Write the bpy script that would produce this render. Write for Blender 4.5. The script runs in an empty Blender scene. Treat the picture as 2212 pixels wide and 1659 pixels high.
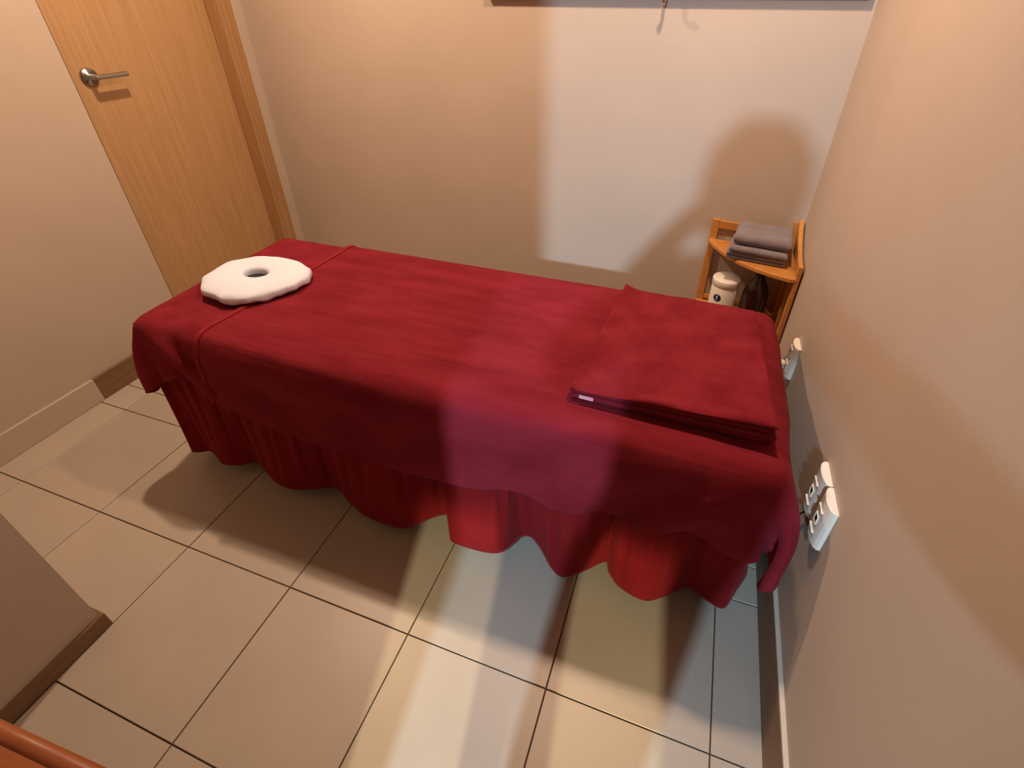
import bpy, bmesh, math, random
import numpy as np
from mathutils import Vector, Matrix, noise
random.seed(7)
S = bpy.context.scene
COL = S.collection

# ------------------------------------------------------------------ camera
YAW, PITCH, ROLL = math.radians(-19.32), math.radians(34.33), math.radians(-0.09)
FPX = 1079.0
fw = Vector((math.sin(YAW)*math.cos(PITCH), math.cos(YAW)*math.cos(PITCH), -math.sin(PITCH)))
rt = Vector((math.cos(YAW), -math.sin(YAW), 0))
up = rt.cross(fw)
rt, up = rt*math.cos(ROLL)+up*math.sin(ROLL), -rt*math.sin(ROLL)+up*math.cos(ROLL)
cd = bpy.data.cameras.new('camera')
cam = bpy.data.objects.new('camera', cd); COL.objects.link(cam)
cd.sensor_fit = 'HORIZONTAL'; cd.sensor_width = 36
cd.lens = FPX/2212*36
cd.shift_x = -31/2212; cd.shift_y = -108/2212
cd.clip_start = 0.02
M = Matrix((rt, up, -fw)).transposed().to_4x4()
M.translation = (2.1332, -0.5264, 1.464)
cam.matrix_world = M
S.camera = cam

# ------------------------------------------------------------------ world, exposure
S.view_settings.view_transform = 'Standard'; S.view_settings.look = 'None'
S.view_settings.gamma = 1; S.view_settings.use_curve_mapping = False
S.view_settings.exposure = 0.0
w = bpy.data.worlds.new('world'); S.world = w; w.use_nodes = True
w.node_tree.nodes['Background'].inputs[0].default_value = (1, .75, .55, 1)
w.node_tree.nodes['Background'].inputs[1].default_value = 0.0

CEIL = 2.40
WARM, WARM2 = (1.0, .70, .49), (1.0, .70, .50)
LAMPS = [  # name, place, power, colour, disc size
    ('door_side', (.62, .93, CEIL-.035), 29, WARM, .07),
    ('shelf_side', (2.02, .86, CEIL-.035), 22, WARM2, .09),
    ('corridor_cool', (2.03, -3.0, 2.2), 23, (.54, .78, 1.0), .09),
    ('corridor_neutral', (2.76, -5.0, 2.25), 1100, (1.0, .88, .55), .12),
]

# ------------------------------------------------------------------ materials
def mat(name, col, rough=.6, metal=0, var=0, vscale=8, vcol=None, bump=0, bscale=200, sheen=0, stretch=(1,1,1),
        emit=None, estr=0, coat=0, trans=0, spec=.5, sheencol=None, bumpdist=.002, detail=4):
    m = bpy.data.materials.new(name); m.use_nodes = True
    nt = m.node_tree; b = nt.nodes['Principled BSDF']
    b.inputs['Base Color'].default_value = (*col, 1)
    b.inputs['Roughness'].default_value = rough; b.inputs['Metallic'].default_value = metal
    b.inputs['Specular IOR Level'].default_value = spec
    if coat: b.inputs['Coat Weight'].default_value = coat
    if trans: b.inputs['Transmission Weight'].default_value = trans
    if sheen:
        b.inputs['Sheen Weight'].default_value = sheen; b.inputs['Sheen Roughness'].default_value = .45
        b.inputs['Sheen Tint'].default_value = (*(sheencol or (1,1,1)), 1)
    if emit:
        b.inputs['Emission Color'].default_value = (*emit, 1); b.inputs['Emission Strength'].default_value = estr
    tc = nt.nodes.new('ShaderNodeTexCoord'); mp = nt.nodes.new('ShaderNodeMapping')
    nt.links.new(tc.outputs['Object'], mp.inputs[0]); mp.inputs['Scale'].default_value = stretch
    if var or vcol:
        n = nt.nodes.new('ShaderNodeTexNoise'); n.inputs['Scale'].default_value = vscale; n.inputs['Detail'].default_value = detail
        nt.links.new(mp.outputs[0], n.inputs['Vector'])
        r = nt.nodes.new('ShaderNodeValToRGB')
        c2 = vcol or tuple(min(1, c*(1+var)) for c in col)
        c1 = col if vcol else tuple(c*(1-var) for c in col)
        r.color_ramp.elements[0].position = .32; r.color_ramp.elements[1].position = .68
        r.color_ramp.elements[0].color = (*c1, 1); r.color_ramp.elements[1].color = (*c2, 1)
        nt.links.new(n.outputs['Fac'], r.inputs[0]); nt.links.new(r.outputs[0], b.inputs['Base Color'])
    if bump:
        n2 = nt.nodes.new('ShaderNodeTexNoise'); n2.inputs['Scale'].default_value = bscale; n2.inputs['Detail'].default_value = 3
        nt.links.new(mp.outputs[0], n2.inputs['Vector'])
        bp = nt.nodes.new('ShaderNodeBump'); bp.inputs['Strength'].default_value = bump; bp.inputs['Distance'].default_value = bumpdist
        nt.links.new(n2.outputs['Fac'], bp.inputs['Height']); nt.links.new(bp.outputs[0], b.inputs['Normal'])
    return m

MT = {}
MT['wall'] = mat('wallpaper_cream', (.50, .415, .335), .75, var=.03, vscale=3, bump=.15, bscale=350, bumpdist=.001)
MT['paint'] = mat('ceiling_paint', (.5, .46, .42), .8)
MT['tile'] = mat('beige_floor_tile', (.455, .395, .325), .38, var=.04, vscale=5, bump=.04, bscale=60, spec=.45)
MT['grout'] = mat('dark_grout', (.07, .045, .03), .9)
MT['door'] = mat('oak_veneer', (.40, .235, .105), .5, vcol=(.47, .285, .135), vscale=5, stretch=(6, 14, .6), bump=.05, bscale=30)
MT['casing'] = mat('oak_casing', (.36, .195, .08), .5, vcol=(.42, .24, .105), vscale=5, stretch=(8, 8, .6))
MT['dark_gap'] = mat('painted_door_gap_shade', (.05, .03, .02), .9)  # dark colour stands in for the shade in the gap beside the door
MT['base_wood'] = mat('brown_baseboard', (.17, .095, .045), .55, vcol=(.22, .125, .06), vscale=6, stretch=(8, .8, 8))
MT['base_top'] = mat('baseboard_cap', (.62, .55, .45), .6)
MT['metal'] = mat('brushed_steel', (.45, .44, .42), .28, metal=1)
MT['cover'] = mat('dark_red_towelling', (.155, .009, .016), .95, vcol=(.215, .016, .027), vscale=14, bump=.5, bscale=420, sheen=.04, sheencol=(1, .35, .40), spec=.1)
MT['skirt'] = mat('red_skirt_cotton', (.16, .005, .007), .9, vcol=(.19, .007, .010), vscale=10, bump=.12, bscale=500, sheen=.12, sheencol=(1, .25, .25), spec=.12)
MT['hem'] = mat('painted_lit_red_hem', (.23, .016, .019), .9, bump=.3, bscale=300, spec=.1)  # lighter red puts the lamp light on the rolled edge into the colour
MT['towel'] = mat('dark_red_ribbed_towelling', (.155, .009, .016), .95, vcol=(.215, .016, .027), vscale=9, stretch=(.6, 2, 1), bump=.5, bscale=300, sheen=.04, sheencol=(1, .35, .4), spec=.1)
def ridges(m):                               # soft creases running along the table
    nt = m.node_tree; b0 = [n for n in nt.nodes if n.type == 'BUMP'][0]
    tc = [n for n in nt.nodes if n.type == 'TEX_COORD'][0]
    mp = nt.nodes.new('ShaderNodeMapping'); mp.inputs['Scale'].default_value = (.9, 15, .5); mp.inputs['Rotation'].default_value = (0, 0, .03)
    nz = nt.nodes.new('ShaderNodeTexNoise'); nz.inputs['Scale'].default_value = 1.6; nz.inputs['Detail'].default_value = 2; nz.inputs['Distortion'].default_value = .4
    bp = nt.nodes.new('ShaderNodeBump'); bp.inputs['Strength'].default_value = .55; bp.inputs['Distance'].default_value = .02
    nt.links.new(tc.outputs['Object'], mp.inputs[0]); nt.links.new(mp.outputs[0], nz.inputs['Vector'])
    nt.links.new(nz.outputs['Fac'], bp.inputs['Height']); nt.links.new(bp.outputs[0], b0.inputs['Normal'])
ridges(MT['towel'])
MT['tag'] = mat('pink_care_tag', (.75, .35, .38), .7)
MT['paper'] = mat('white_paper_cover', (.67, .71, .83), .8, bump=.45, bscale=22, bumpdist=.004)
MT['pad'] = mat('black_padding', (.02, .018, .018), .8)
MT['shelf'] = mat('honey_pine', (.52, .215, .05), .42, vcol=(.60, .27, .07), vscale=9, stretch=(2, 8, 8))
MT['grey'] = mat('grey_towelling', (.20, .175, .195), .95, vcol=(.25, .22, .245), vscale=25, bump=.5, bscale=450, sheen=.3, spec=.1)
MT['tub'] = mat('ivory_plastic', (.80, .76, .68), .4)
MT['ink'] = mat('navy_ink', (.02, .02, .06), .4)
MT['print'] = mat('grey_print', (.42, .38, .38), .6)
MT['silver'] = mat('pale_print', (.65, .66, .72), .4)
MT['amber'] = mat('dark_amber_glass', (.035, .012, .006), .18, spec=.5)
MT['plastic'] = mat('ivory_socket_plastic', (.84, .79, .69), .35)
MT['hole'] = mat('socket_slot', (.015, .012, .010), .7)
MT['cable'] = mat('grey_cable', (.42, .40, .39), .5)
MT['stool'] = mat('reddish_wood', (.30, .09, .03), .4, vcol=(.37, .125, .045), vscale=6, stretch=(1, 8, 8))
MT['frame'] = mat('table_frame_beech', (.45, .28, .14), .5)
MT['trim'] = mat('downlight_trim', (.75, .73, .70), .4)

# ------------------------------------------------------------------ helpers
def link(o, parent=None):
    COL.objects.link(o)
    if parent is not None: o.parent = parent
    return o
def tag(o, label=None, cat=None, group=None, kind=None):
    if label: o['label'] = label
    if cat: o['category'] = cat
    if group: o['group'] = group
    if kind: o['kind'] = kind
    return o
def empty(name, loc=(0, 0, 0), rz=0, parent=None):
    o = bpy.data.objects.new(name, None); o.empty_display_size = .05
    link(o, parent); o.location = loc; o.rotation_euler = (0, 0, rz)
    return o
def obj(name, bm, m, parent=None, smooth=False, bevel=0, seg=2):
    me = bpy.data.meshes.new(name)
    bmesh.ops.recalc_face_normals(bm, faces=bm.faces[:])
    bm.to_mesh(me); bm.free()
    if m is not None: me.materials.append(m)
    if smooth:
        for p in me.polygons: p.use_smooth = True
    o = link(bpy.data.objects.new(name, me), parent)
    if bevel:
        b = o.modifiers.new('bevel', 'BEVEL'); b.width = bevel; b.segments = seg; b.limit_method = 'ANGLE'; b.angle_limit = math.radians(40)
    return o
def box(bm, x0, x1, y0, y1, z0, z1):
    v = [bm.verts.new(p) for p in ((x0,y0,z0),(x1,y0,z0),(x1,y1,z0),(x0,y1,z0),(x0,y0,z1),(x1,y0,z1),(x1,y1,z1),(x0,y1,z1))]
    for f in ((0,1,2,3),(4,5,6,7),(0,1,5,4),(1,2,6,5),(2,3,7,6),(3,0,4,7)): bm.faces.new([v[i] for i in f])
    return bm
def boxo(name, x0, x1, y0, y1, z0, z1, m, parent=None, bevel=0):
    return obj(name, box(bmesh.new(), x0, x1, y0, y1, z0, z1), m, parent, bevel=bevel)
def prism(bm, pts, z0, z1):
    a = [bm.verts.new((x, y, z0)) for x, y in pts]; b = [bm.verts.new((x, y, z1)) for x, y in pts]
    n = len(pts)
    bm.faces.new(a); bm.faces.new(b)
    for i in range(n): bm.faces.new((a[i], a[(i+1) % n], b[(i+1) % n], b[i]))
    return bm
def lathe(bm, prof, seg=32, cx=0, cy=0):
    rings = []
    for r, z in prof:
        if r < 1e-6: rings.append([bm.verts.new((cx, cy, z))])
        else: rings.append([bm.verts.new((cx+r*math.cos(2*math.pi*k/seg), cy+r*math.sin(2*math.pi*k/seg), z)) for k in range(seg)])
    for A, B in zip(rings, rings[1:]):
        for k in range(seg):
            a0, a1 = A[k % len(A)], A[(k+1) % len(A)]; b0, b1 = B[k % len(B)], B[(k+1) % len(B)]
            f = list(dict.fromkeys((a0, a1, b1, b0)))
            if len(f) > 2: bm.faces.new(f)
    return bm
def tube(bm, pts, r, seg=10, caps=True):
    pts = [Vector(p) for p in pts]; rings = []
    for i, p in enumerate(pts):
        t = (pts[min(i+1, len(pts)-1)]-pts[max(i-1, 0)]).normalized()
        a = t.cross(Vector((0, 0, 1)))
        if a.length < 1e-3: a = t.cross(Vector((1, 0, 0)))
        a.normalize(); b = t.cross(a)
        rr = r[i] if isinstance(r, (list, tuple)) else r
        rings.append([bm.verts.new(p+(a*math.cos(2*math.pi*k/seg)+b*math.sin(2*math.pi*k/seg))*rr) for k in range(seg)])
    for A, B in zip(rings, rings[1:]):
        for k in range(seg): bm.faces.new((A[k], A[(k+1) % seg], B[(k+1) % seg], B[k]))
    if caps: bm.faces.new(rings[0]); bm.faces.new(rings[-1])
    return bm
def grid_mesh(name, P, m, parent=None, sub=0, thick=0, closed_u=False):
    nu, nv = P.shape[:2]
    vs = P.reshape(-1, 3).tolist(); fs = []
    for i in range(nu if closed_u else nu-1):
        for j in range(nv-1):
            i2 = (i+1) % nu
            fs.append((i*nv+j, i2*nv+j, i2*nv+j+1, i*nv+j+1))
    me = bpy.data.meshes.new(name); me.from_pydata(vs, [], fs); me.update()
    for p in me.polygons: p.use_smooth = True
    me.materials.append(m)
    o = link(bpy.data.objects.new(name, me), parent)
    if sub:
        s = o.modifiers.new('sub', 'SUBSURF'); s.levels = sub; s.render_levels = sub
    if thick:
        s = o.modifiers.new('thick', 'SOLIDIFY'); s.thickness = thick; s.offset = 0
    return o
def fb(x, y, z=0):                          # smooth noise, about -1..1
    return noise.noise(Vector((x, y, z)))

# ------------------------------------------------------------------ room shell
XL, XR = -.158, 2.526
YBL, YBR = 1.782, 1.478                     # the far wall is not square to the side walls
YF = -1.0                                   # wall with the doorway the photo was taken from
DOOR_X, DOOR_X2 = 1.79, 2.39  # right edge set in: added wall stub blocks cool corridor light from wall_right
def yb(x): return YBL+(YBR-YBL)*(x-XL)/(XR-XL)
def struct(o): return tag(o, kind='structure')

fl = struct(boxo('floor', XL-.1, XR+.9, -5.4, 1.9, -.10, -.004, MT['grout']))
xs = [XL, 0, .4, .8, 1.2, 1.6, 2.0, 2.4, XR]
ys = [YF-.1, -.8, -.4, 0, .397, .52, .92, 1.32, 1.72]
G = .0016
tile_me = {}
for i in range(len(xs)-1):
    for j in range(len(ys)-1):
        x0, x1, y0, y1 = xs[i], xs[i+1], ys[j], ys[j+1]
        if x1 <= .8 and y1 <= -.35 : continue
        key = (round(x1-x0, 4), round(y1-y0, 4))
        if key not in tile_me:
            bm = box(bmesh.new(), -key[0]/2+G, key[0]/2-G, -key[1]/2+G, key[1]/2-G, -.006, 0)
            bmesh.ops.bevel(bm, geom=[e for e in bm.edges if all(v.co.z > -.001 for v in e.verts)], offset=.0012, segments=1, affect='EDGES')
            me = bpy.data.meshes.new('tile'); bmesh.ops.recalc_face_normals(bm, faces=bm.faces[:]); bm.to_mesh(me); bm.free()
            me.materials.append(MT['tile']); tile_me[key] = me
        t = link(bpy.data.objects.new('tile', tile_me[key]), fl)
        t.location = ((x0+x1)/2, (y0+y1)/2, random.uniform(-.0004, .0003))

# left wall with the opening of the door
DY0, DY1, DTOP = .876, 1.642, 2.06
bm = bmesh.new()
box(bm, XL-.12, XL, YF-.1, DY0, 0, CEIL); box(bm, XL-.12, XL, DY1, 1.95, 0, CEIL); box(bm, XL-.12, XL, DY0, DY1, DTOP, CEIL)
struct(obj('wall_left', bm, MT['wall']))
bm = bmesh.new(); prism(bm, [(XL-.1, yb(XL-.1)), (XR+.1, yb(XR+.1)), (XR+.1, yb(XR+.1)+.12), (XL-.1, yb(XL-.1)+.12)], 0, CEIL)
struct(obj('wall_back', bm, MT['wall']))
struct(boxo('wall_right', XR, XR+.12, YF-.1, 1.7, 0, CEIL, MT['wall']))
bm = bmesh.new(); box(bm, XL, DOOR_X, YF-.1, YF, 0, CEIL); box(bm, DOOR_X, DOOR_X2, YF-.1, YF, 2.1, CEIL); box(bm, DOOR_X2, XR, YF-.1, YF, 0, CEIL)
struct(obj('wall_front', bm, MT['wall']))
struct(boxo('wall_front_left', XL, .79, YF, -.257, 0, CEIL, MT['wall']))
struct(boxo('wall_corridor', .6, XR+.9, -5.5, -5.4, 0, CEIL, MT['wall']))
struct(boxo('wall_corridor_left', .6, .7, -5.4, YF-.1, 0, CEIL, MT['wall']))
struct(boxo('wall_corridor_right', XR+.8, XR+.9, -5.4, YF-.1, 0, CEIL, MT['wall']))
struct(boxo('wall_corridor_end', XR+.12, XR+.9, YF-.1, YF, 0, CEIL, MT['wall']))
struct(boxo('ceiling', XL-.12, XR+.9, -5.5, 1.95, CEIL, CEIL+.1, MT['paint']))

# baseboards
bl = struct(empty('baseboard_left', (0, 0, 0)))
boxo('wood_length', XL, XL+.012, .415, DY0-.012, 0, .112, MT['base_wood'], bl, .002)
boxo('papered_length', XL, XL+.014, -.257, .415, 0, .112, MT['wall'], bl, .003)
br = struct(empty('baseboard_right', (0, 0, 0)))
boxo('board', XR-.012, XR, YF, 1.45, 0, .150, MT['base_wood'], br, .001)
boxo('cap', XR-.011, XR, YF, 1.45, .150, .156, MT['base_top'], br, .001)
bk = bmesh.new(); prism(bk, [(XL, yb(XL)), (XL, yb(XL)-.012), (XR-.012, yb(XR)-.012), (XR-.012, yb(XR))], 0, .112)
struct(obj('baseboard_back', bk, MT['base_wood']))
bf = struct(empty('baseboard_front_left'))
boxo('board', .79, .80, YF, -.247, 0, .052, MT['base_wood'], bf, .001)
boxo('board', XL+.014, .79, -.257, -.247, 0, .052, MT['base_wood'], bf, .001)

# door in the left wall
dr = struct(empty('door_1', (XL, (DY0+DY1)/2, 0)))
def dchild(name, x0, x1, y0, y1, z0, z1, m, bevel=0, parent=dr):
    o = boxo(name, x0-XL, x1-XL, y0-(DY0+DY1)/2, y1-(DY0+DY1)/2, z0, z1, m, parent, bevel); return o
dchild('door_leaf', XL-.112, XL-.072, DY0+.004, DY1-.006, .008, DTOP-.004, MT['door'], .002)
dchild('jamb', XL-.118, XL+.004, DY1-.004, DY1+.012, 0, DTOP+.018, MT['casing'], .002)
dchild('jamb', XL-.12, XL-.0005, DY0-.010, DY0+.0025, 0, DTOP, MT['dark_gap'])  # near jamb coloured dark as the shaded door gap
dchild('casing', XL, XL+.010, DY1+.016, DY1+.072, 0, DTOP+.07, MT['casing'], .003)
dchild('casing', XL, XL+.010, DY0, DY1+.018, DTOP, DTOP+.07, MT['casing'], .003)
hy, hz = .984, 1.192
h = empty('handle', (0, hy-(DY0+DY1)/2, hz), parent=dr)
bm = bmesh.new(); lathe(bm, [(0, -.072), (.033, -.072), (.033, -.066), (.030, -.061), (.011, -.060), (.010, -.016), (0, -.014)], 28)
bmesh.ops.rotate(bm, verts=bm.verts, matrix=Matrix.Rotation(math.radians(90), 3, 'Y'))
obj('rose', bm, MT['metal'], h, smooth=True)
bm = bmesh.new(); box(bm, -.028, -.012, -.008, .125, -.009, .009)
obj('lever', bm, MT['metal'], h, bevel=.006, seg=3)

# ------------------------------------------------------------------ lamps
def area(name, loc, power, col, size, parent, spread=math.pi):
    ld = bpy.data.lights.new(name, 'AREA'); ld.shape = 'DISK'; ld.size = size; ld.energy = power; ld.color = col; ld.spread = spread
    o = bpy.data.objects.new(name, ld); link(o, parent); o.location = loc
    return o
for nm, loc, pw, colr, size in LAMPS[:2]:
    e = empty('ceiling_downlight', (loc[0], loc[1], CEIL))
    tag(e, {'door_side': 'round warm ceiling downlight on the door side above the massage table',
            'shelf_side': 'round warm ceiling downlight on the corner shelf side above the massage table'}[nm], 'light', 'warm ceiling downlights')
    bm = bmesh.new(); lathe(bm, [(.045, -.001), (.065, -.001), (.065, -.006), (.06, -.010), (.045, -.010), (.045, -.001)], 32); obj('trim_ring', bm, MT['trim'], e, smooth=True)
    bm = bmesh.new(); lathe(bm, [(0, -.002), (.044, -.002), (.044, -.008), (0, -.012)], 32)
    obj('lens', bm, mat('downlight_lens', (.9, .85, .75), .4, emit=colr, estr=4), e, smooth=True)
    area('lamp', (0, 0, -.035), pw, colr, size, e)
for nm, loc, pw, colr, size in LAMPS[2:]:
    e = empty('corridor_lamp', (loc[0], loc[1], CEIL))
    tag(e, {'corridor_cool': 'cool white pendant lamp in the corridor behind the doorway',
            'corridor_neutral': 'yellowish pendant spot lamp at the far end of the corridor'}[nm], 'light')
    bm = bmesh.new(); tube(bm, [(0, 0, 0), (0, 0, loc[2]-CEIL+.09)], .006); obj('rod', bm, MT['trim'], e)
    bm = bmesh.new(); lathe(bm, [(0, .09), (.03, .09), (.09, .05), (.095, .045), (.088, .05), (.028, .082), (0, .082)], 32)
    for v in bm.verts: v.co.z += loc[2]-CEIL
    obj('shade', bm, MT['trim'], e, smooth=True)
    if nm == 'corridor_cool':
        l = area('lamp', (0, 0, loc[2]-CEIL), pw, colr, size, e, math.radians(75)); d = Vector((1.7, .6, .5))-Vector(loc)
    else:
        ld = bpy.data.lights.new('lamp', 'SPOT'); ld.energy = pw; ld.color = colr; ld.shadow_soft_size = size/2; ld.spot_size = math.radians(19); ld.spot_blend = .25
        l = link(bpy.data.objects.new('lamp', ld), e); l.location = (0, 0, loc[2]-CEIL); d = Vector((2.16, -1.0, 0))-Vector(loc)
    l.rotation_euler = d.to_track_quat('-Z', 'Y').to_euler()

# ------------------------------------------------------------------ massage table
BX0, BX1, BY0, BY1, BZ = .53, 2.425, .285, .985, .632
mt_ = empty('massage_table', ((BX0+BX1)/2, (BY0+BY1)/2, 0))
tag(mt_, 'long massage table hidden under dark red covers along the far wall', 'massage table')
hx, hyy = (BX1-BX0)/2, (BY1-BY0)/2
boxo('mattress', -hx+.016, hx-.016, -hyy+.016, hyy-.016, .56, BZ-.010, MT['pad'], mt_, .028)
boxo('frame', -hx+.03, hx-.03, -hyy+.03, hyy-.03, .50, .56, MT['frame'], mt_, .004)
lg = None
for sx in (-1, 1):
    for sy in (-1, 1):
        if lg is None: lg = boxo('leg', -.025, .025, -.025, .025, 0, .50, MT['frame'], mt_, .003)
        else:
            c = lg.copy(); link(c, mt_); lg2 = c
        (lg if sx == -1 and sy == -1 else lg2).location = (sx*(hx-.30), sy*(hyy-.20), 0)

# --- ruffled skirt: plan curve of the hem against a rounded rectangle at the top
front = [(.536,.277),(.570,.285),(.601,.300),(.650,.285),(.697,.268),(.754,.284),(.805,.315),(.87,.290),(.943,.262),(1.017,.262),(1.092,.293),(1.150,.315),(1.224,.279),
         (1.306,.252),(1.413,.247),(1.468,.266),(1.509,.313),(1.553,.343),(1.590,.325),(1.598,.275),(1.627,.259),(1.726,.263),(1.772,.281),(1.796,.317),
         (1.814,.350),(1.843,.355),(1.885,.322),(1.925,.282),(1.966,.264),(2.019,.300),(2.071,.349),(2.085,.335),(2.092,.318),(2.131,.287),(2.199,.274),(2.246,.300),
         (2.306,.351),(2.331,.350),(2.370,.333),(2.400,.324),(2.418,.335)]
right = [(2.443,.389),(2.475,.470),(2.445,.56),(2.480,.64),(2.445,.73),(2.478,.82),(2.448,.90),(2.44,.99)]
backp = [(2.30,1.01),(2.15,.985),(2.0,1.015),(1.8,.985),(1.6,1.015),(1.4,.985),(1.2,1.015),(1.0,.985),(.8,1.015),(.65,.99)]
leftp = [(.545,.995),(.515,.90),(.545,.80),(.512,.71),(.545,.62),(.515,.53),(.542,.44),(.515,.36),(.522,.30)]
hem = np.array(front+right+backp+leftp)
n = len(hem); K = 9
def catmull(Pn, k):
    out = []
    N = len(Pn)
    for i in range(N):
        p0, p1, p2, p3 = Pn[i-1], Pn[i], Pn[(i+1) % N], Pn[(i+2) % N]
        for s in range(k):
            t = s/k
            out.append(.5*((2*p1)+(-p0+p2)*t+(2*p0-5*p1+4*p2-p3)*t*t+(-p0+3*p1-3*p2+p3)*t**3))
    return np.array(out)
H = catmull(hem, K)
ins = .014
T = np.stack([np.clip(H[:, 0], BX0+ins, BX1-ins), np.clip(H[:, 1], BY0+ins, BY1-ins)], 1)
for i in range(len(T)):                     # push every top point to the nearest side of the table
    x, y = H[i]
    d = {'l': x-BX0, 'r': BX1-x, 'f': y-BY0, 'b': BY1-y}; k = min(d, key=d.get)
    if k == 'f': T[i, 1] = BY0+ins
    elif k == 'b': T[i, 1] = BY1-ins
    elif k == 'l': T[i, 0] = BX0+ins
    else: T[i, 0] = BX1-ins
for _ in range(3): T = (np.roll(T, 1, 0)+2*T+np.roll(T, -1, 0))/4
ctr = np.array([(BX0+BX1)/2, (BY0+BY1)/2])
L = np.concatenate([[0], np.cumsum(np.linalg.norm(np.diff(H, axis=0), axis=1))])
NV = 16
P = np.zeros((len(H), NV, 3))
tang = np.roll(H, -1, 0)-np.roll(H, 1, 0); tang /= np.linalg.norm(tang, axis=1)[:, None]+1e-9
nor = np.stack([tang[:, 1], -tang[:, 0]], 1)
for j in range(NV):
    t = j/(NV-1)
    e = t**1.15
    g = (1-t)**.8*min(1, t*4)
    for i in range(len(H)):
        p = T[i]*(1-e)+H[i]*e
        pl = .010*g*math.sin(L[i]*95+3*fb(L[i]*3, .3))+.006*g*math.sin(L[i]*170+4*fb(L[i]*5, 2.3))
        p = p+nor[i]*pl
        P[i, j] = (p[0], p[1], .615*(1-t)+(.060+.006*fb(L[i]*2.5, 7))*t)
sk = grid_mesh('table_skirt', P, MT['skirt'], sub=1, thick=.002, closed_u=True)
tag(sk, 'gathered dark red skirt hanging in ruffles round the massage table', 'table skirt')

# --- cloth relaxation for the two covers (position based, in numpy)
def drape(flat, lo, hi, r, steps=260, iters=8, z0=.675, bend=.35, wall=None, fric=.85, keep=None):
    nu, nv = flat.shape[:2]
    p = np.zeros((nu, nv, 3)); p[..., :2] = flat; p[..., 2] = z0
    rest = p.copy(); v = np.zeros_like(p)
    lo_i, hi_i = np.array(lo)+r, np.array(hi)-r
    cons = []
    def add(di, dj, k):
        for par in range(2):
            if di and dj == 0:
                st = abs(di)
                for o_ in range(st):
                    sa = (slice(par*st+o_, nu-st, 2*st), slice(None)); sb = (slice(par*st+o_+st, nu, 2*st), slice(None)); cons.append((sa, sb, k))
            elif dj and di == 0:
                st = abs(dj)
                for o_ in range(st):
                    sa = (slice(None), slice(par*st+o_, nv-st, 2*st)); sb = (slice(None), slice(par*st+o_+st, nv, 2*st)); cons.append((sa, sb, k))
            else:
                if dj > 0: sa = (slice(par, nu-1, 2), slice(0, nv-1)); sb = (slice(par+1, nu, 2), slice(1, nv))
                else: sa = (slice(par, nu-1, 2), slice(1, nv)); sb = (slice(par+1, nu, 2), slice(0, nv-1))
                cons.append((sa, sb, k))
    add(1, 0, 1); add(0, 1, 1); add(1, 1, .35); add(1, -1, .35); add(2, 0, bend); add(0, 2, bend); add(4, 0, bend*.4); add(0, 4, bend*.4)
    R = []
    for sa, sb, k in cons:
        a, b = rest[sa], rest[sb]; m = (min(a.shape[0], b.shape[0]), min(a.shape[1], b.shape[1]))
        R.append((m, np.linalg.norm(b[:m[0], :m[1]]-a[:m[0], :m[1]], axis=-1)))
    dt = .006
    for s in range(steps):
        prev = p.copy()
        v *= .965; v[..., 2] -= 9.8*dt
        p = p+v*dt
        for it in range(iters):
            for (sa, sb, k), (m, L0) in zip(cons, R):
                a = p[sa][:m[0], :m[1]]; b = p[sb][:m[0], :m[1]]
                d = b-a; Ld = np.linalg.norm(d, axis=-1)+1e-9
                c = (d*(k*.5*(Ld-L0)/Ld)[..., None])
                a += c; b -= c
            q = np.clip(p, lo_i, hi_i); d = p-q; Ld = np.linalg.norm(d, axis=-1)
            hit = Ld < r
            if hit.any():
                ins_ = Ld < 1e-7
                d[ins_] = (0, 0, 1); Ld[ins_] = 1
                tgt = q+d/Ld[..., None]*r
                p[hit] = tgt[hit]
                if it == iters-1:
                    mv = p-prev
                    p[hit] -= (mv*np.array([fric, fric, 0]))[hit]
            if keep is not None:                      # gathers the corners in against the table while it settles
                f_ = max(0, 1-s/(steps*.6))*.35
                p[..., 0] = np.clip(p[..., 0], keep[0]-f_, keep[1]+f_); p[..., 1] = np.clip(p[..., 1], keep[2]-f_, keep[3]+f_)
        v = (p-prev)/dt
        sp = np.linalg.norm(v, axis=-1, keepdims=True); v *= np.minimum(1, 2.5/(sp+1e-9))
    return p

# lower cover at the head end
CXs = np.linspace(.365, 1.19, 36)
lc_hem = np.interp(CXs, [.365, .45, .53, .60, .70, .80, .86, .93, 1.2], [.50, .46, .42, .425, .425, .405, .40, .41, .41])
flat = np.zeros((36, 44, 2))
for i, x in enumerate(CXs):
    y0 = BY0-(.632-lc_hem[i])+.026
    flat[i, :, 0] = x; flat[i, :, 1] = np.linspace(y0, BY1+.19, 44)
pc = drape(flat, (BX0, BY0, -.2), (BX1, BY1, BZ), .028, bend=.2, keep=(BX0-.035, 9, BY0-.035, 9))
k_ = np.clip((pc[..., 0]-.83)/.05, 0, 1)     # the part under the large towel lies flat against the table
pc[..., 1] = np.where(pc[..., 1] < .6, pc[..., 1]*(1-k_)+np.maximum(pc[..., 1], BY0+.001)*k_, pc[..., 1])
lc = grid_mesh('head_end_cover', pc, MT['cover'], sub=2, thick=.004)
tag(lc, 'dark red towelling cover over the head end of the massage table', 'bed cover')

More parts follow.
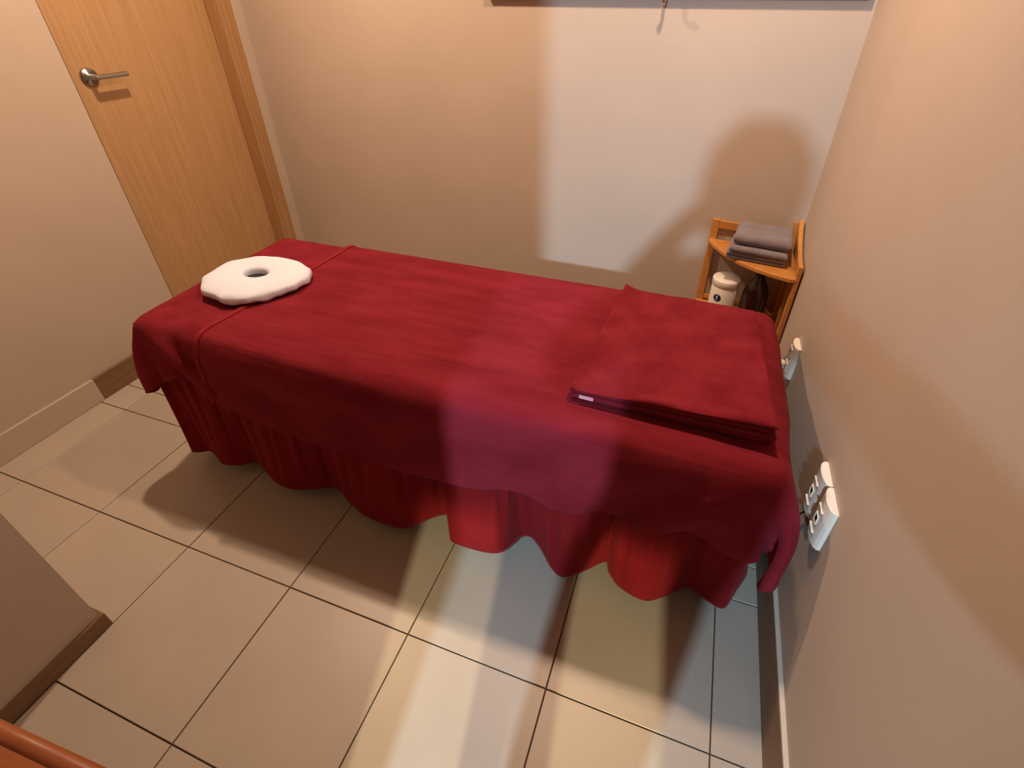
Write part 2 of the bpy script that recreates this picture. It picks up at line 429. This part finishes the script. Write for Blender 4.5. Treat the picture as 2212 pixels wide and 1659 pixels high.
# large towel over the rest
UX = np.linspace(0, 1, 74)
flat = np.zeros((74, 52, 2))
for i, u in enumerate(UX):
    xf, xb = .772+(2.615-.772)*u, .885+(2.60-.885)*u
    hz_ = np.interp(xf, [.77, .9, 1.035, 1.204, 1.443, 1.609, 1.80, 2.05, 2.19, 2.354, 2.43, 2.62], [.395, .370, .345, .333, .322, .336, .362, .376, .385, .392, .385, .38])
    y0 = BY0-(.638-hz_)+.026
    ysn = np.linspace(y0, BY1+.22, 52)
    flat[i, :, 1] = ysn; flat[i, :, 0] = xf+(xb-xf)*(ysn-.0)/1.2
e_ = .007
pu = drape(flat, (BX0-e_, BY0-e_, -.2), (BX1+e_, BY1+e_, BZ+e_), .028+e_, bend=.22, keep=(-9, XR-.050, BY0-.036, 9))
ut = grid_mesh('large_towel', pu, MT['towel'], sub=2, thick=.006)
tag(ut, 'large dark red towel spread over most of the massage table', 'towel')
hp = np.stack([pu[0]*1.12-pu[1]*.12, pu[0]*.8+pu[1]*.2, pu[0]*.45+pu[1]*.55])
hp[..., 2] += np.where(hp[..., 2] > .6, .0035, 0); hp[..., 1] -= np.where(hp[..., 1] < .30, .003, 0)
hp[1, :, 2] += np.where(hp[1, :, 2] > .6, .002, 0)
ht_ = grid_mesh('hem', hp, MT['hem'], ut, sub=2, thick=.006); ht_['label'] = 'rolled hem with lamp light painted in as a lighter red'

# ------------------------------------------------------------------ pillow-like slabs for folded towels
def slab(name, quad, zb, zt, m, parent=None, re=.012, nx=26, ny=26, wob=None, sub=1):
    """quad: four plan corners (front-left, front-right, back-right, back-left); zb, zt(u,v) give lower and upper face"""
    def dist(N):
        a = np.linspace(0, 1, N); return .5-.5*np.cos(math.pi*a)*(.35+.65*np.abs(np.cos(math.pi*a))**.0)
    us, vs = dist(nx), dist(ny); q = np.array(quad)
    W_ = np.linalg.norm(q[1]-q[0]); D_ = np.linalg.norm(q[3]-q[0])
    bm = bmesh.new(); top = {}; bot = {}
    for i, u in enumerate(us):
        for j, v in enumerate(vs):
            xy = (q[0]*(1-u)+q[1]*u)*(1-v)+(q[3]*(1-u)+q[2]*u)*v
            d = min(u*W_, (1-u)*W_, v*D_, (1-v)*D_)
            f = 1 if d >= re else math.sqrt(max(0, 1-(1-d/re)**2))
            b_, t_ = zb(u, v), zt(u, v); mid = (b_+t_)/2; hh = (t_-b_)/2*f
            dz = wob(u, v) if wob else 0
            edge = i in (0, nx-1) or j in (0, ny-1)
            top[i, j] = bm.verts.new((xy[0], xy[1], mid+hh+dz*f))
            bot[i, j] = top[i, j] if edge else bm.verts.new((xy[0], xy[1], mid-hh))
    for i in range(nx-1):
        for j in range(ny-1):
            for S_ in (top, bot):
                f = list(dict.fromkeys((S_[i, j], S_[i+1, j], S_[i+1, j+1], S_[i, j+1])))
                if S_ is bot and all(a in top.values() for a in ()): pass
                try: bm.faces.new(f)
                except ValueError: pass
    o = obj(name, bm, m, parent, smooth=True)
    if sub:
        s = o.modifiers.new('sub', 'SUBSURF'); s.levels = sub; s.render_levels = sub
    return o

# folded red towel at the foot end
TZ = BZ+.0125
ft = empty('folded_towel', (2.15, .65, TZ))
tag(ft, 'dark red towel folded flat in layers at the foot end of the massage table', 'towel')
def rel(q, o): return [(x-o.location.x, y-o.location.y) for x, y in q]
FQ = [(1.925, .372), (2.386, .360), (2.362, .905), (1.958, .950)]
def fz(k):
    def f(u, v):
        full = (.038+.032*u)*(1-.55*v)
        return full*k
    return f
NL = 4
for k in range(NL):
    off = [0.0, -.004, .003, .002][k]; fr = [.010, .004, .006, 0][k]
    q = [(x+off*(1 if x < 2.1 else -1), y+(fr if y < .6 else 0)) for x, y in FQ]
    if k == NL-1:
        def wob(u, v):
            z = .012*fb(u*2.2, v*6, 1)+.009*fb(u*3.5, v*14, 4)
            z += .016*math.exp(-((u)/.10)**2-((1-v)/.12)**2)
            z += .006*math.exp(-(u/.035)**2)
            return z
    else:
        def wob(u, v, k=k): return .0015*fb(u*5, v*5, k+9)
    slab('fold_layer', rel(q, ft), fz(k/NL+.004), fz((k+1)/NL-.004), MT['cover'], ft, re=.008 if k < NL-1 else .013, wob=wob, nx=34, ny=40)
tg = boxo('care_tag', -.19, -.155, -.2815, -.2795, .010, .020, MT['tag'], ft); tg['label'] = 'small pale pink care tag'
tg.rotation_euler = (0, 0, -.03)

# ------------------------------------------------------------------ face cushion in a paper cover
fc = empty('face_cushion', (.765, .592, TZ+.005))
tag(fc, 'white ring face cushion in a paper cover on the head end of the table', 'face cushion')
out = [(.606,.524),(.592,.640),(.660,.715),(.735,.738),(.829,.735),(.912,.700),(.940,.650),(.938,.585),(.905,.525),(.858,.462),(.775,.438),(.742,.448),(.672,.458)]
raw = np.array([[a*(1-s/8)+b*(s/8) for a, b in zip(out[i], out[(i+1) % len(out)])] for i in range(len(out)) for s in range(8)])
oc = .12*catmull(np.array(out), 8)+.88*raw
c0 = np.array([.765, .592]); hc = np.array([.760, .606])
rings = []
NO = len(oc)
prof = [(.30, .007, 'h'), (.30, .014, 'h'), (.315, .026, 'h'), (.36, .033, 'h'), (.46, .0365, 'o'), (.62, .038, 'o'), (.80, .036, 'o'), (.92, .031, 'o'), (.97, .026, 'o'), (1.0, .020, 'o'), (.992, .003, 'o')]
P = np.zeros((NO, len(prof), 3))
for i in range(NO):
    d = oc[i]-c0; ang = math.atan2(d[1], d[0])
    hr = np.array([math.cos(ang)*.043, math.sin(ang)*.030])
    for j, (a, z, k) in enumerate(prof):
        s = (a-.30)/.70
        if k == 'h': q = hc+hr*(1+(a-.30)*3)
        else: q = (hc+hr*1.2)*(1-s)+oc[i]*s
        zz = z
        if a > .9: zz += .012*fb(q[0]*24, q[1]*24, 3)*(1 if a >= .98 else .3)
        elif k == 'o': zz += .003*fb(q[0]*14, q[1]*14, 8)
        
        P[i, j] = (q[0]-.765, q[1]-.592, zz)
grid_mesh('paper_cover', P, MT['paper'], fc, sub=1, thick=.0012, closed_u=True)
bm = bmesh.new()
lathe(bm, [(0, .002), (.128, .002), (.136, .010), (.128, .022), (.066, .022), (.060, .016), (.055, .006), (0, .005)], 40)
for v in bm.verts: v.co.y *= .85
o_ = obj('ring_pad_hole_shade', bm, MT['pad'], fc, smooth=True)  # pad's solid black centre stands in for the shade down the face hole

# ------------------------------------------------------------------ corner shelf
CX_, CY_ = XR-.006, yb(XR)-.006
sh = empty('corner_shelf', (CX_, CY_, 0))
tag(sh, 'honey coloured pine corner shelf with curved tiers behind the massage table', 'shelf')
wa = math.atan2(YBR-YBL, XR-XL)
bx_ = Vector((-math.cos(wa), -math.sin(wa)))      # along the far wall, away from the corner
LB, LR = .315, .245
def tier(z, parent):
    pts = [(-.004, -.004)]
    a = bx_*LB; b = Vector((0, -LR))
    pts.append((b.x-.004, b.y+.0)); pts.append((b.x-.030, b.y-.004))
    p0, p2 = Vector((b.x-.030, b.y-.004)), Vector((a.x+.004, a.y-.030))
    p1 = Vector((a.x*.72, b.y*.80))
    for k in range(1, 16):
        t = k/16; p = p0*(1-t)**2+p1*2*t*(1-t)+p2*t*t; pts.append((p.x, p.y))
    pts.append((p2.x, p2.y)); pts.append((a.x, a.y-.004))
    bm = bmesh.new(); prism(bm, pts, z-.016, z)
    return obj('tier', bm, MT['shelf'], parent, bevel=.003)
TZ1, TZ2, TZ3 = .645, .365, .09
for z in (TZ1, TZ2, TZ3): tier(z, sh)
def bar(name, p, q, wd, th, z0, z1, parent, m=MT['shelf']):
    p, q = Vector(p), Vector(q); d = (q-p).normalized(); nrm = Vector((-d.y, d.x))
    bm = bmesh.new()
    prism(bm, [tuple(p+nrm*th/2), tuple(q+nrm*th/2), tuple(q-nrm*th/2), tuple(p-nrm*th/2)], z0, z1)
    return obj(name, bm, m, parent, bevel=.002)
a = bx_*LB
off = Vector((0, -.002))
bar('upright', a+off, bx_*(LB-.028)+off, 0, .014, 0, .725, sh)
bar('upright', bx_*.002+off, bx_*.030+off, 0, .014, 0, .760, sh)
bar('rail', bx_*(LB-.028)+off, bx_*.03+off, 0, .012, .690, .722, sh)
bar('rail', bx_*(LB-.028)+off, bx_*.03+off, 0, .012, .372, .392, sh)
bar('slat', bx_*.105+off, bx_*.075+off, 0, .010, .36, .63, sh)
bar('upright', (-.008, -LR), (-.008, -LR+.028), 0, .014, 0, .655, sh)
bar('slat', (-.008, -.155), (-.008, -.115), 0, .010, .09, .63, sh)
bar('slat', (-.008, -.075), (-.008, -.035), 0, .010, .09, .63, sh)
bm = bmesh.new()                                    # curved top of the side against the right wall
cur = []
for k in range(13):
    t = k/12; cur.append((-LR+(LR-.01)*t, .690+.085*(t**1.9)))
vsA = []; vsB = []
for y, z in cur: vsA.append((y, z))
low = [(y, z-.034) for y, z in cur]
loop = vsA+low[::-1]
A_ = [bm.verts.new((-.016, y, z)) for y, z in loop]; B_ = [bm.verts.new((-.001, y, z)) for y, z in loop]
nl = len(loop)
for k in range(len(cur)-1):
    bm.faces.new((A_[k], A_[k+1], A_[nl-2-k], A_[nl-1-k])); bm.faces.new((B_[k], B_[k+1], B_[nl-2-k], B_[nl-1-k]))
for k in range(nl): bm.faces.new((A_[k], A_[(k+1) % nl], B_[(k+1) % nl], B_[k]))
obj('curved_rail', bm, MT['shelf'], sh, bevel=.002)

# three folded grey towels on the upper tier
gq = [[(2.270, 1.322), (2.470, 1.296), (2.482, 1.430), (2.290, 1.455)],
      [(2.276, 1.314), (2.472, 1.286), (2.486, 1.428), (2.292, 1.455)],
      [(2.284, 1.322), (2.476, 1.300), (2.490, 1.440), (2.300, 1.462)]]
gl = ['folded grey towel at the bottom of the stack on the corner shelf', 'folded grey towel in the middle of the stack on the corner shelf', 'folded grey towel on top of the stack on the corner shelf']
zz0 = TZ1+.0005
for k in range(3):
    e = empty('grey_towel', (2.38, 1.38, zz0)); tag(e, gl[k], 'towel', 'folded grey towels on the corner shelf')
    th = [.030, .026, .044][k]; nl_ = (2, 1, 1)[k]
    for s_ in range(nl_):
        z0_, z1_ = th*s_/nl_+.0004, th*(s_+1)/nl_-.0004
        q = [(x, y+(.003 if s_ == 0 and nl_ > 1 and y < 1.4 else 0)) for x, y in gq[k]]
        wb = (lambda u, v: .006*fb(u*3, v*4, 5)+.006*math.exp(-((1-v)/.3)**2)) if k == 2 else (lambda u, v: .002*fb(u*4, v*4, 3))
        slab('fold_layer', rel(q, e), lambda u, v, z=z0_: z, lambda u, v, z=z1_: z, MT['grey'], e, re=th/nl_*.48, nx=20, ny=20, wob=wb)
    zz0 += th

# tub
jx, jy = 2.300, 1.372
tb = empty('cosmetic_tub', (jx, jy, TZ2)); tag(tb, 'ivory plastic tub with a round navy emblem on the lower shelf tier', 'tub')
bm = bmesh.new(); lathe(bm, [(0, 0), (.046, 0), (.049, .003), (.050, .02), (.050, .150), (.048, .153), (0, .153)], 40); obj('body', bm, MT['tub'], tb, smooth=True, bevel=.001)
bm = bmesh.new(); lathe(bm, [(0, .153), (.0505, .153), (.0520, .155), (.0520, .176), (.0505, .179), (.0, .180)], 40); obj('lid', bm, MT['tub'], tb, smooth=True)
def wrap(name, shape, m, parent, R_, ang0, zc, lift):
    """flat outline (list of (s, z) offsets) printed on a cylinder of radius R_"""
    bm = bmesh.new(); vs = []
    cpt = bm.verts.new(((R_+lift)*math.cos(ang0), (R_+lift)*math.sin(ang0), zc))
    for s, z in shape:
        a_ = ang0+s/R_; vs.append(bm.verts.new(((R_+lift)*math.cos(a_), (R_+lift)*math.sin(a_), zc+z)))
    for k in range(len(vs)): bm.faces.new((cpt, vs[k], vs[(k+1) % len(vs)]))
    return obj(name, bm, m, parent)
A0 = math.radians(-117)
circ = lambda r: [(r*math.cos(2*math.pi*k/28), r*math.sin(2*math.pi*k/28)) for k in range(28)]
lab = wrap('label_emblem', circ(.0165), MT['tub'], tb, .050, A0, .108, .0004)
wrap('label_emblem', circ(.0150), MT['ink'], tb, .050, A0, .108, .0007)
wrap('label_emblem', [(-.004, .011), (.003, .010), (.001, -.011), (-.002, -.011)], MT['silver'], tb, .050, A0, .108, .0010)
for k, (wd, sft) in enumerate(((.022, .0), (.034, .004), (.040, .002), (.026, -.002), (.036, 0))):
    z = .080-k*.0085
    wrap('label_print', [(-wd/2+sft, -.0018), (wd/2+sft, -.0018), (wd/2+sft, .0018), (-wd/2+sft, .0018)], MT['print'], tb, .050, A0, z, .0006)

# bottle
bo = empty('pump_bottle', (2.412, 1.350, TZ2)); bo.name = 'amber_bottle'
tag(bo, 'dark amber bottle with a dark cap beside the tub on the lower tier', 'bottle')
bm = bmesh.new(); lathe(bm, [(0, 0), (.043, 0), (.047, .004), (.047, .135), (.043, .160), (.030, .190), (.019, .205), (.016, .212), (.016, .222), (0, .222)], 36); obj('body', bm, MT['amber'], bo, smooth=True)
bm = bmesh.new(); lathe(bm, [(0, .222), (.019, .222), (.019, .246), (.017, .249), (0, .249)], 28); obj('cap', bm, MT['hole'], bo, smooth=True)

# ------------------------------------------------------------------ wall sockets
def plate(name, y, z, wd, ht, th, label, group):
    e = empty(name, (XR, y, z)); tag(e, label, 'socket', group)
    bm = bmesh.new(); N = 12; ring = []
    for s in (-1, 1):
        row = []
        for k in range(N+1):
            t = k/N*2-1
            row.append((-(.008+th*(1-t*t)**.6 if abs(t) < 1 else .008), t*wd/2))
        ring.append(row)
    A = [bm.verts.new((x, yy, -ht/2)) for x, yy in ring[0]]+[bm.verts.new((0, wd/2, -ht/2)), bm.verts.new((0, -wd/2, -ht/2))]
    B = [bm.verts.new((x, yy, ht/2)) for x, yy in ring[0]]+[bm.verts.new((0, wd/2, ht/2)), bm.verts.new((0, -wd/2, ht/2))]
    bm.faces.new(A); bm.faces.new(B)
    for k in range(len(A)): bm.faces.new((A[k], A[(k+1) % len(A)], B[(k+1) % len(B)], B[k]))
    obj('plate', bm, MT['plastic'], e, bevel=.0015)
    return e
SX = -.0185
o1 = plate('power_socket', .972, .487, .072, .120, .012, 'white double power socket with a plug on the right wall near the shelf', None)
for dz in (.028, -.028):
    f = boxo('socket_face', SX-.004, SX+.002, -.017, .017, dz-.017, dz+.017, MT['plastic'], o1, .003)
    for dy in (-.006, .006): boxo('slot', SX-.0046, SX-.003, dy-.0014, dy+.0014, dz-.008, dz+.008, MT['hole'], f)
pg = empty('power_plug', (XR+SX-.004, .972, .459)); tag(pg, 'pale plug with a grey cable in the double socket near the shelf', 'plug')
bm = bmesh.new(); box(bm, -.032, -.001, -.012, .012, -.012, .014); obj('plug_body', bm, MT['plastic'], pg, bevel=.006, seg=3)
bm = bmesh.new()
cpts = [(-.03, 0, .0), (-.045, -.004, -.010), (-.055, -.010, -.04), (-.030, -.02, -.10), (-.012, -.03, -.20), (.004, -.03, -.29), (.004, -.02, -.295)]
tube(bm, cpts, .0035, 8); obj('cord', bm, MT['cable'], pg, smooth=True)

for y, z, lab_ in ((.394, .520, 'white wall socket nearer the shelf of the pair on the right wall'), (.316, .522, 'white wall socket nearer the viewer of the pair on the right wall')):
    e = plate('wall_socket', y, z, .074, .124, .012, lab_, 'pair of sockets on the right wall')
    bm = bmesh.new()
    for (y0, y1, z0, z1) in ((-.010, .010, .008, .0095), (-.010, .010, -.0135, -.012), (-.010, -.008, -.012, .008), (.008, .010, -.012, .008)): box(bm, SX-.0035, SX+.001, y0, y1, z0, z1)
    obj('jack_frame', bm, MT['plastic'], e)
    boxo('jack_opening', SX-.002, SX+.001, -.008, .008, -.012, .008, MT['hole'], e)
    boxo('ledge', SX-.0045, SX+.001, -.016, .016, -.036, -.033, MT['plastic'], e, .001)
    boxo('ledge', SX-.0040, SX+.001, -.016, .016, .030, .0325, MT['plastic'], e, .001)
bm = bmesh.new(); tube(bm, [(XR-.006, .395, .46), (XR-.010, .41, .42), (XR-.014, .46, .33), (XR-.016, .50, .20), (XR-.018, .52, .157)], .0025, 8)
tag(obj('thin_cord', bm, MT['hole'], smooth=True), 'thin dark cord running down from the pair of sockets', 'cord')

# ------------------------------------------------------------------ rail with hooks high on the far wall
def onback(x, d): # point at distance d in front of the far wall
    nrm = Vector((math.sin(wa), -math.cos(wa))); return Vector((x, yb(x)))+nrm*d
rl = empty('coat_rail', (onback(1.87, 0).x, onback(1.87, 0).y, 1.447), wa)
tag(rl, 'long brown wooden coat rail high on the far wall', 'coat rail')
boxo('board', -.645, .640, -.022, 0, 0, .095, MT['casing'], rl, .003)
for k, xh in enumerate((.045,)):
    bm = bmesh.new()
    lowz = -.014
    tube(bm, [(xh, -.022, .06), (xh, -.030, .05), (xh, -.036, .025), (xh, -.038, lowz+.008), (xh, -.046, lowz), (xh, -.056, lowz+.006), (xh, -.060, lowz+.02)], [.006, .006, .0055, .0055, .006, .006, .008], 10)
    obj('hook', bm, MT['metal'], rl, smooth=True)

# ------------------------------------------------------------------ reddish wooden side table in the near corner
st = empty('side_table', (1.19, -.737, 0), .055); tag(st, 'reddish wooden side table with a rounded rim at the near edge of the photo', 'table')
sx_, sy_ = .335, .230
zt = .45
boxo('table_top', -sx_+.02, sx_-.02, -sy_+.02, sy_-.02, zt-.030, zt-.010, MT['stool'], st, .003)
for s in (-1, 1):
    bm = bmesh.new(); tube(bm, [(-sx_, s*(sy_-.013), zt-.013), (sx_, s*(sy_-.013), zt-.013)], .013, 14); obj('rim', bm, MT['stool'], st, smooth=True)
    bm = bmesh.new(); tube(bm, [(s*(sx_-.013), -sy_+.013, zt-.013), (s*(sx_-.013), sy_-.013, zt-.013)], .0125, 14); obj('rim', bm, MT['stool'], st, smooth=True)
    boxo('apron', -sx_+.05, sx_-.05, s*(sy_-.05)-.009, s*(sy_-.05)+.009, zt-.095, zt-.030, MT['stool'], st, .002)
    for s2 in (-1, 1):
        boxo('leg', s2*(sx_-.05)-.018, s2*(sx_-.05)+.018, s*(sy_-.05)-.018, s*(sy_-.05)+.018, 0, zt-.030, MT['stool'], st, .003)

# ------------------------------------------------------------------ person in the doorway, whose shadow falls on the far wall
def person():
    px, py = 2.17, -.87
    J = [((-.04, 0, .92), .130), ((0, 0, 1.08), .120), ((0, .01, 1.24), .140), ((0, .01, 1.36), .105), ((0, .015, 1.425), .052), ((0, .03, 1.49), .062), ((0, .035, 1.555), .082), ((0, .03, 1.615), .068),
         ((-.17, 0, 1.345), .058), ((-.255, .09, 1.20), .042), ((-.115, .225, 1.385), .032), ((-.085, .255, 1.415), .030),
         ((.17, 0, 1.345), .058), ((.255, .09, 1.20), .042), ((.085, .225, 1.385), .032), ((.055, .255, 1.415), .030),
         ((-.115, 0, .84), .085), ((-.145, .015, .48), .052), ((-.150, -.01, .09), .040), ((-.155, .12, .035), .034),
         ((.02, 0, .84), .085), ((-.055, .015, .48), .052), ((-.060, -.01, .09), .040), ((-.055, .12, .035), .034)]
    E_ = [(0,1),(1,2),(2,3),(3,4),(4,5),(5,6),(6,7),(3,8),(8,9),(9,10),(10,11),(3,12),(12,13),(13,14),(14,15),(0,16),(16,17),(17,18),(18,19),(0,20),(20,21),(21,22),(22,23)]
    for side, wrist in ((-1, 11), (1, 15)):            # fingers on the rim of the held phone
        for k in range(4):
            b = len(J); r = .0085
            J.append(((side*.070, .262+.002*k, 1.400+.017*k), r)); J.append(((side*.052, .266, 1.398+.018*k), r*.9))
            E_.append((wrist, b)); E_.append((b, b+1))
    me = bpy.data.meshes.new('person'); me.from_pydata([p for p, r in J], E_, [])
    o = link(bpy.data.objects.new('person', me)); o.location = (px, py, 0)
    m = o.modifiers.new('skin', 'SKIN'); m.use_smooth_shade = True
    for v, (p, r) in zip(me.skin_vertices[0].data, J): v.radius = (r, r)
    me.skin_vertices[0].data[0].use_root = True
    sb = o.modifiers.new('sub', 'SUBSURF'); sb.levels = 1; sb.render_levels = 1
    me.materials.append(mat('dark_clothing', (.05, .05, .06), .9))
    tag(o, 'person in dark clothes standing in the doorway with both hands raised', 'person')
    bm = bmesh.new(); lathe(bm, [(0, 1.685), (.05, 1.672), (.085, 1.625), (.093, 1.565), (.086, 1.50), (.07, 1.47), (0, 1.49)], 24)
    for v in bm.verts: v.co.y = v.co.y*1.1-.004
    obj('hair', bm, mat('black_hair', (.015, .012, .01), .6), o, smooth=True)
person()
